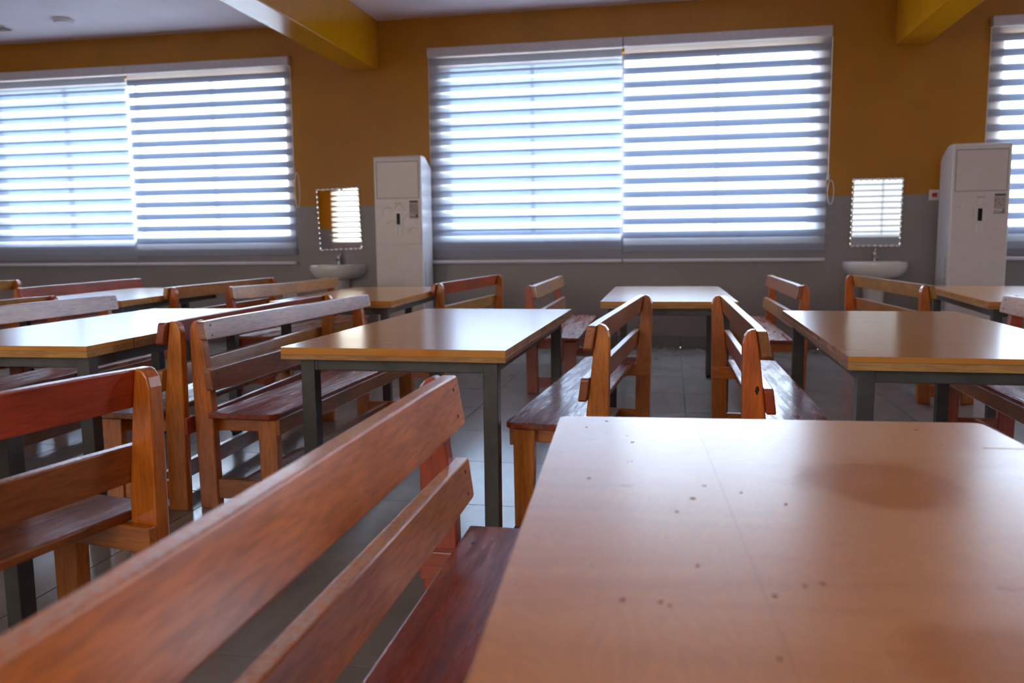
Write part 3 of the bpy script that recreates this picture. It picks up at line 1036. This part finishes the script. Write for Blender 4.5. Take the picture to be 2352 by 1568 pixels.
def bench(near, far, side, label, post='orange', rail='brown', rail2=None, seat='red', rail_h=(0.10, 0.098), bow=0.0, over=0.03, length=BL, back_apron=False, sf=0.402, knots=()):
    """near / far: ends of the top rail on plan; side 'R' = seat towards +x, 'L' = towards -x"""
    rail2 = rail2 or rail
    nx, ny = near
    a = math.atan2(-(far[0] - nx), far[1] - ny)
    t = thing('backed_bench', (0, 0, 0), 0, label, 'bench', 'wooden benches with slatted backs')
    s = 1 if side == 'R' else -1
    # rail reference (local x of the measured corner)
    xr = 0.045 if side == 'R' else 0.075
    ca, sa = math.cos(a), math.sin(a)
    t.location = (nx - s * xr * ca, ny - s * xr * sa, 0)
    t.rotation_euler = (0, 0, a)

    def fin(mb):
        if s < 0:
            mb.v = [(-p[0], p[1], p[2]) for p in mb.v]
        return mb
    jit = lambda c, k=0.10: tuple(max(0.01, v * (1 + random.uniform(-k, k))) for v in TONES[c])
    Ln = length
    th = 0.046
    ends = ((over, over + th, 1), (Ln - over - th, Ln - over, -1))
    for y0, y1, q in ends:
        fin(MB().prism(POST, 'y', y0, y1)).build('back_post', M['wz'], t, bevel=0.005, color=jit(post))
        leg = [(sf - 0.100, 0.0), (sf - 0.110, 0.395), (sf - 0.022, 0.395), (sf - 0.026, 0.0)]
        fin(MB().prism(leg, 'y', y0, y1)).build('front_leg', M['wz'], t, bevel=0.004, color=jit(post))
        yi0, yi1 = (y1, y1 + 0.026) if q > 0 else (y0 - 0.026, y0)
        fin(MB().box(0.004, sf - 0.024, yi0, yi1, 0.335, 0.404)).build('seat_bearer', M['wx'], t, bevel=0.003, color=jit(post))
        fin(MB().box(0.090, sf - 0.097, y0 + 0.008, y1 - 0.008, 0.045, 0.128)).build('end_stretcher', M['wx'], t, bevel=0.003, color=jit(post))
    fin(MB().box(sf - 0.024, sf - 0.008, over, Ln - over, 0.330, 0.402)).build('front_apron', M['wy'], t, bevel=0.003, color=jit('brown'))
    if back_apron:
        fin(MB().box(-0.008, 0.005, over + 0.002, Ln - over - 0.002, 0.330, 0.402)).build('back_apron', M['wy'], t, bevel=0.003, color=jit('red'))
    fin(MB().box(0.185, 0.215, over + th - 0.01, Ln - over - th + 0.01, 0.048, 0.125)).build('floor_stretcher', M['wy'], t, bevel=0.003, color=jit('brown'))
    # seat board with rounded front corners
    sp = []
    r = 0.045
    xa, xb, ya, yb = 0.098, sf, -0.022, Ln + 0.022
    sp.append((xa, ya))
    for k in range(5):
        g = -math.pi / 2 + math.pi / 2 * k / 4
        sp.append((xb - r + r * math.cos(g), ya + r + r * math.sin(g)))
    for k in range(5):
        g = math.pi / 2 * k / 4
        sp.append((xb - r + r * math.cos(g), yb - r + r * math.sin(g)))
    sp.append((xa, yb))
    fin(MB().prism(sp, 'z', 0.405, 0.430)).build('seat', M['seat'], t, bevel=0.005, color=jit(seat))
    for kind, a_, b_, ra, rb in knots:
        ring = [(a_ + ra * random.uniform(0.75, 1.2) * math.cos(2 * math.pi * k / 11), b_ + rb * random.uniform(0.75, 1.2) * math.sin(2 * math.pi * k / 11)) for k in range(11)]
        if kind == 'seat':
            fin(MB().prism(ring, 'z', 0.4285, 0.4304)).build('knot', M['knot'], t)
        else:
            fin(MB().prism(ring, 'y', over - 0.0006, over + 0.002)).build('knot', M['knot'], t)
    # two back rails
    h1, h2 = rail_h
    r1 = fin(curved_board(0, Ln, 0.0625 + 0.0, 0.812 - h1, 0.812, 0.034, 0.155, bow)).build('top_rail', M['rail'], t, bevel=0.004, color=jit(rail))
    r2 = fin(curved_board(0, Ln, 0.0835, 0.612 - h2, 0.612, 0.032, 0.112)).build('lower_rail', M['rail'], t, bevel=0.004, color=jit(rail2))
    # screw heads at the rail ends
    for y in (over + th / 2, Ln - over - th / 2):
        for fz in (0.25, 0.75):
            for rr, z0, h_, xo, sl in ((r1, 0.812 - h1, h1, 0.0965, 0.155), (r2, 0.612 - h2, h2, 0.1155, 0.112)):
                z = z0 + h_ * fz
                xx = xo - sl * (z - z0)
                m = MB()
                m.loft([[(xx + dx, y + 0.0045 * math.cos(2 * math.pi * k / 8), z + 0.0045 * math.sin(2 * math.pi * k / 8)) for k in range(8)] for dx in (-0.004, 0.0012)])
                fin(m).build('screw', M['screw'], rr)
    return t


bench((-0.521, 0.00), (-0.535, 1.902), 'R', 'bench whose orange rails sweep across the bottom left corner', 'red', 'bright', seat='deep', rail_h=(0.125, 0.105), knots=(('seat', 0.290, 1.50, 0.013, 0.022), ('seat', 0.295, 1.32, 0.020, 0.06), ('seat', 0.135, 1.80, 0.006, 0.006)))
bench((-1.69, 0.078), (-1.36, 1.949), 'L', 'bench at the lower left edge with a dark brown top rail', 'orange', 'red', 'brown', seat='brown', rail_h=(0.105, 0.105))
bench((-2.080, 3.070), (-2.180, 4.97), 'L', 'bench with honey posts backing onto the middle table bench', 'honey', 'deep', 'tan', seat='brown', back_apron=True)
bench((-1.950, 3.120), (-1.938, 5.02), 'R', 'bench left of the middle table with pale pinkish top rail', 'orange', 'pink', 'brown', seat='red', rail_h=(0.083, 0.098))
bench((-0.305, 3.09), (-0.182, 4.985), 'L', 'bench right of the middle table, worn seat towards it', 'honey', 'brown', 'brown', seat='red')
bench((0.292, 2.94), (0.272, 4.99), 'R', 'bench left of the stripe-reflecting table, dark knot in its post', 'orange', 'brown', 'red', seat='red', length=2.0, sf=0.370, knots=(('post', 0.052, 0.60, 0.007, 0.016),))
bench((1.80, 3.09), (1.80, 4.991), 'L', 'bench cut by the right edge, its back above the stripe-reflecting table', 'red', 'tan', 'tan', seat='deep')
bench((-3.585, 3.0), (-3.656, 4.897), 'R', 'bench at left with greyish pink top rail over the pale table', 'orange', 'pink', 'pink', seat='pink')
bench((-4.00, 2.93), (-4.045, 4.83), 'L', 'bench at the left edge peeking out behind the greyish pink rail', 'red', 'tan', 'brown', seat='brown')
bench((-5.118, 5.72), (-5.356, 7.60), 'R', 'far left bench with a long dark red top rail', 'orange', 'red', 'red', seat='brown')
bench((-3.85, 5.78), (-3.93, 7.68), 'L', 'far bench with tan rail right of the hidden far table', 'orange', 'tan', 'brown', seat='brown')
bench((-3.381, 5.90), (-3.305, 7.80), 'R', 'far bench with bowed pale top rail below the tilted mirror', 'red', 'tan', 'red', seat='brown', bow=0.012)
bench((-1.86, 6.33), (-1.74, 8.22), 'L', 'far bench with red rail at the foot of the left air conditioner', 'orange', 'red', 'tan', seat='brown')
bench((-1.02, 6.00), (-1.06, 7.98), 'R', 'far bench left of the table below the middle blinds', 'red', 'tan', 'pink', seat='red')
bench((0.868, 6.00), (0.862, 7.93), 'L', 'far bench right of the table below the middle blinds', 'orange', 'brown', 'tan', seat='red')
bench((1.70, 5.98), (1.565, 7.88), 'R', 'far bench with orange posts in front of the right basin', 'orange', 'tan', 'tan', seat='brown')
bench((-6.45, 5.40), (-6.506, 7.242), 'L', 'far bench showing only its pale rail end at the left edge', 'orange', 'tan', 'tan', seat='brown')
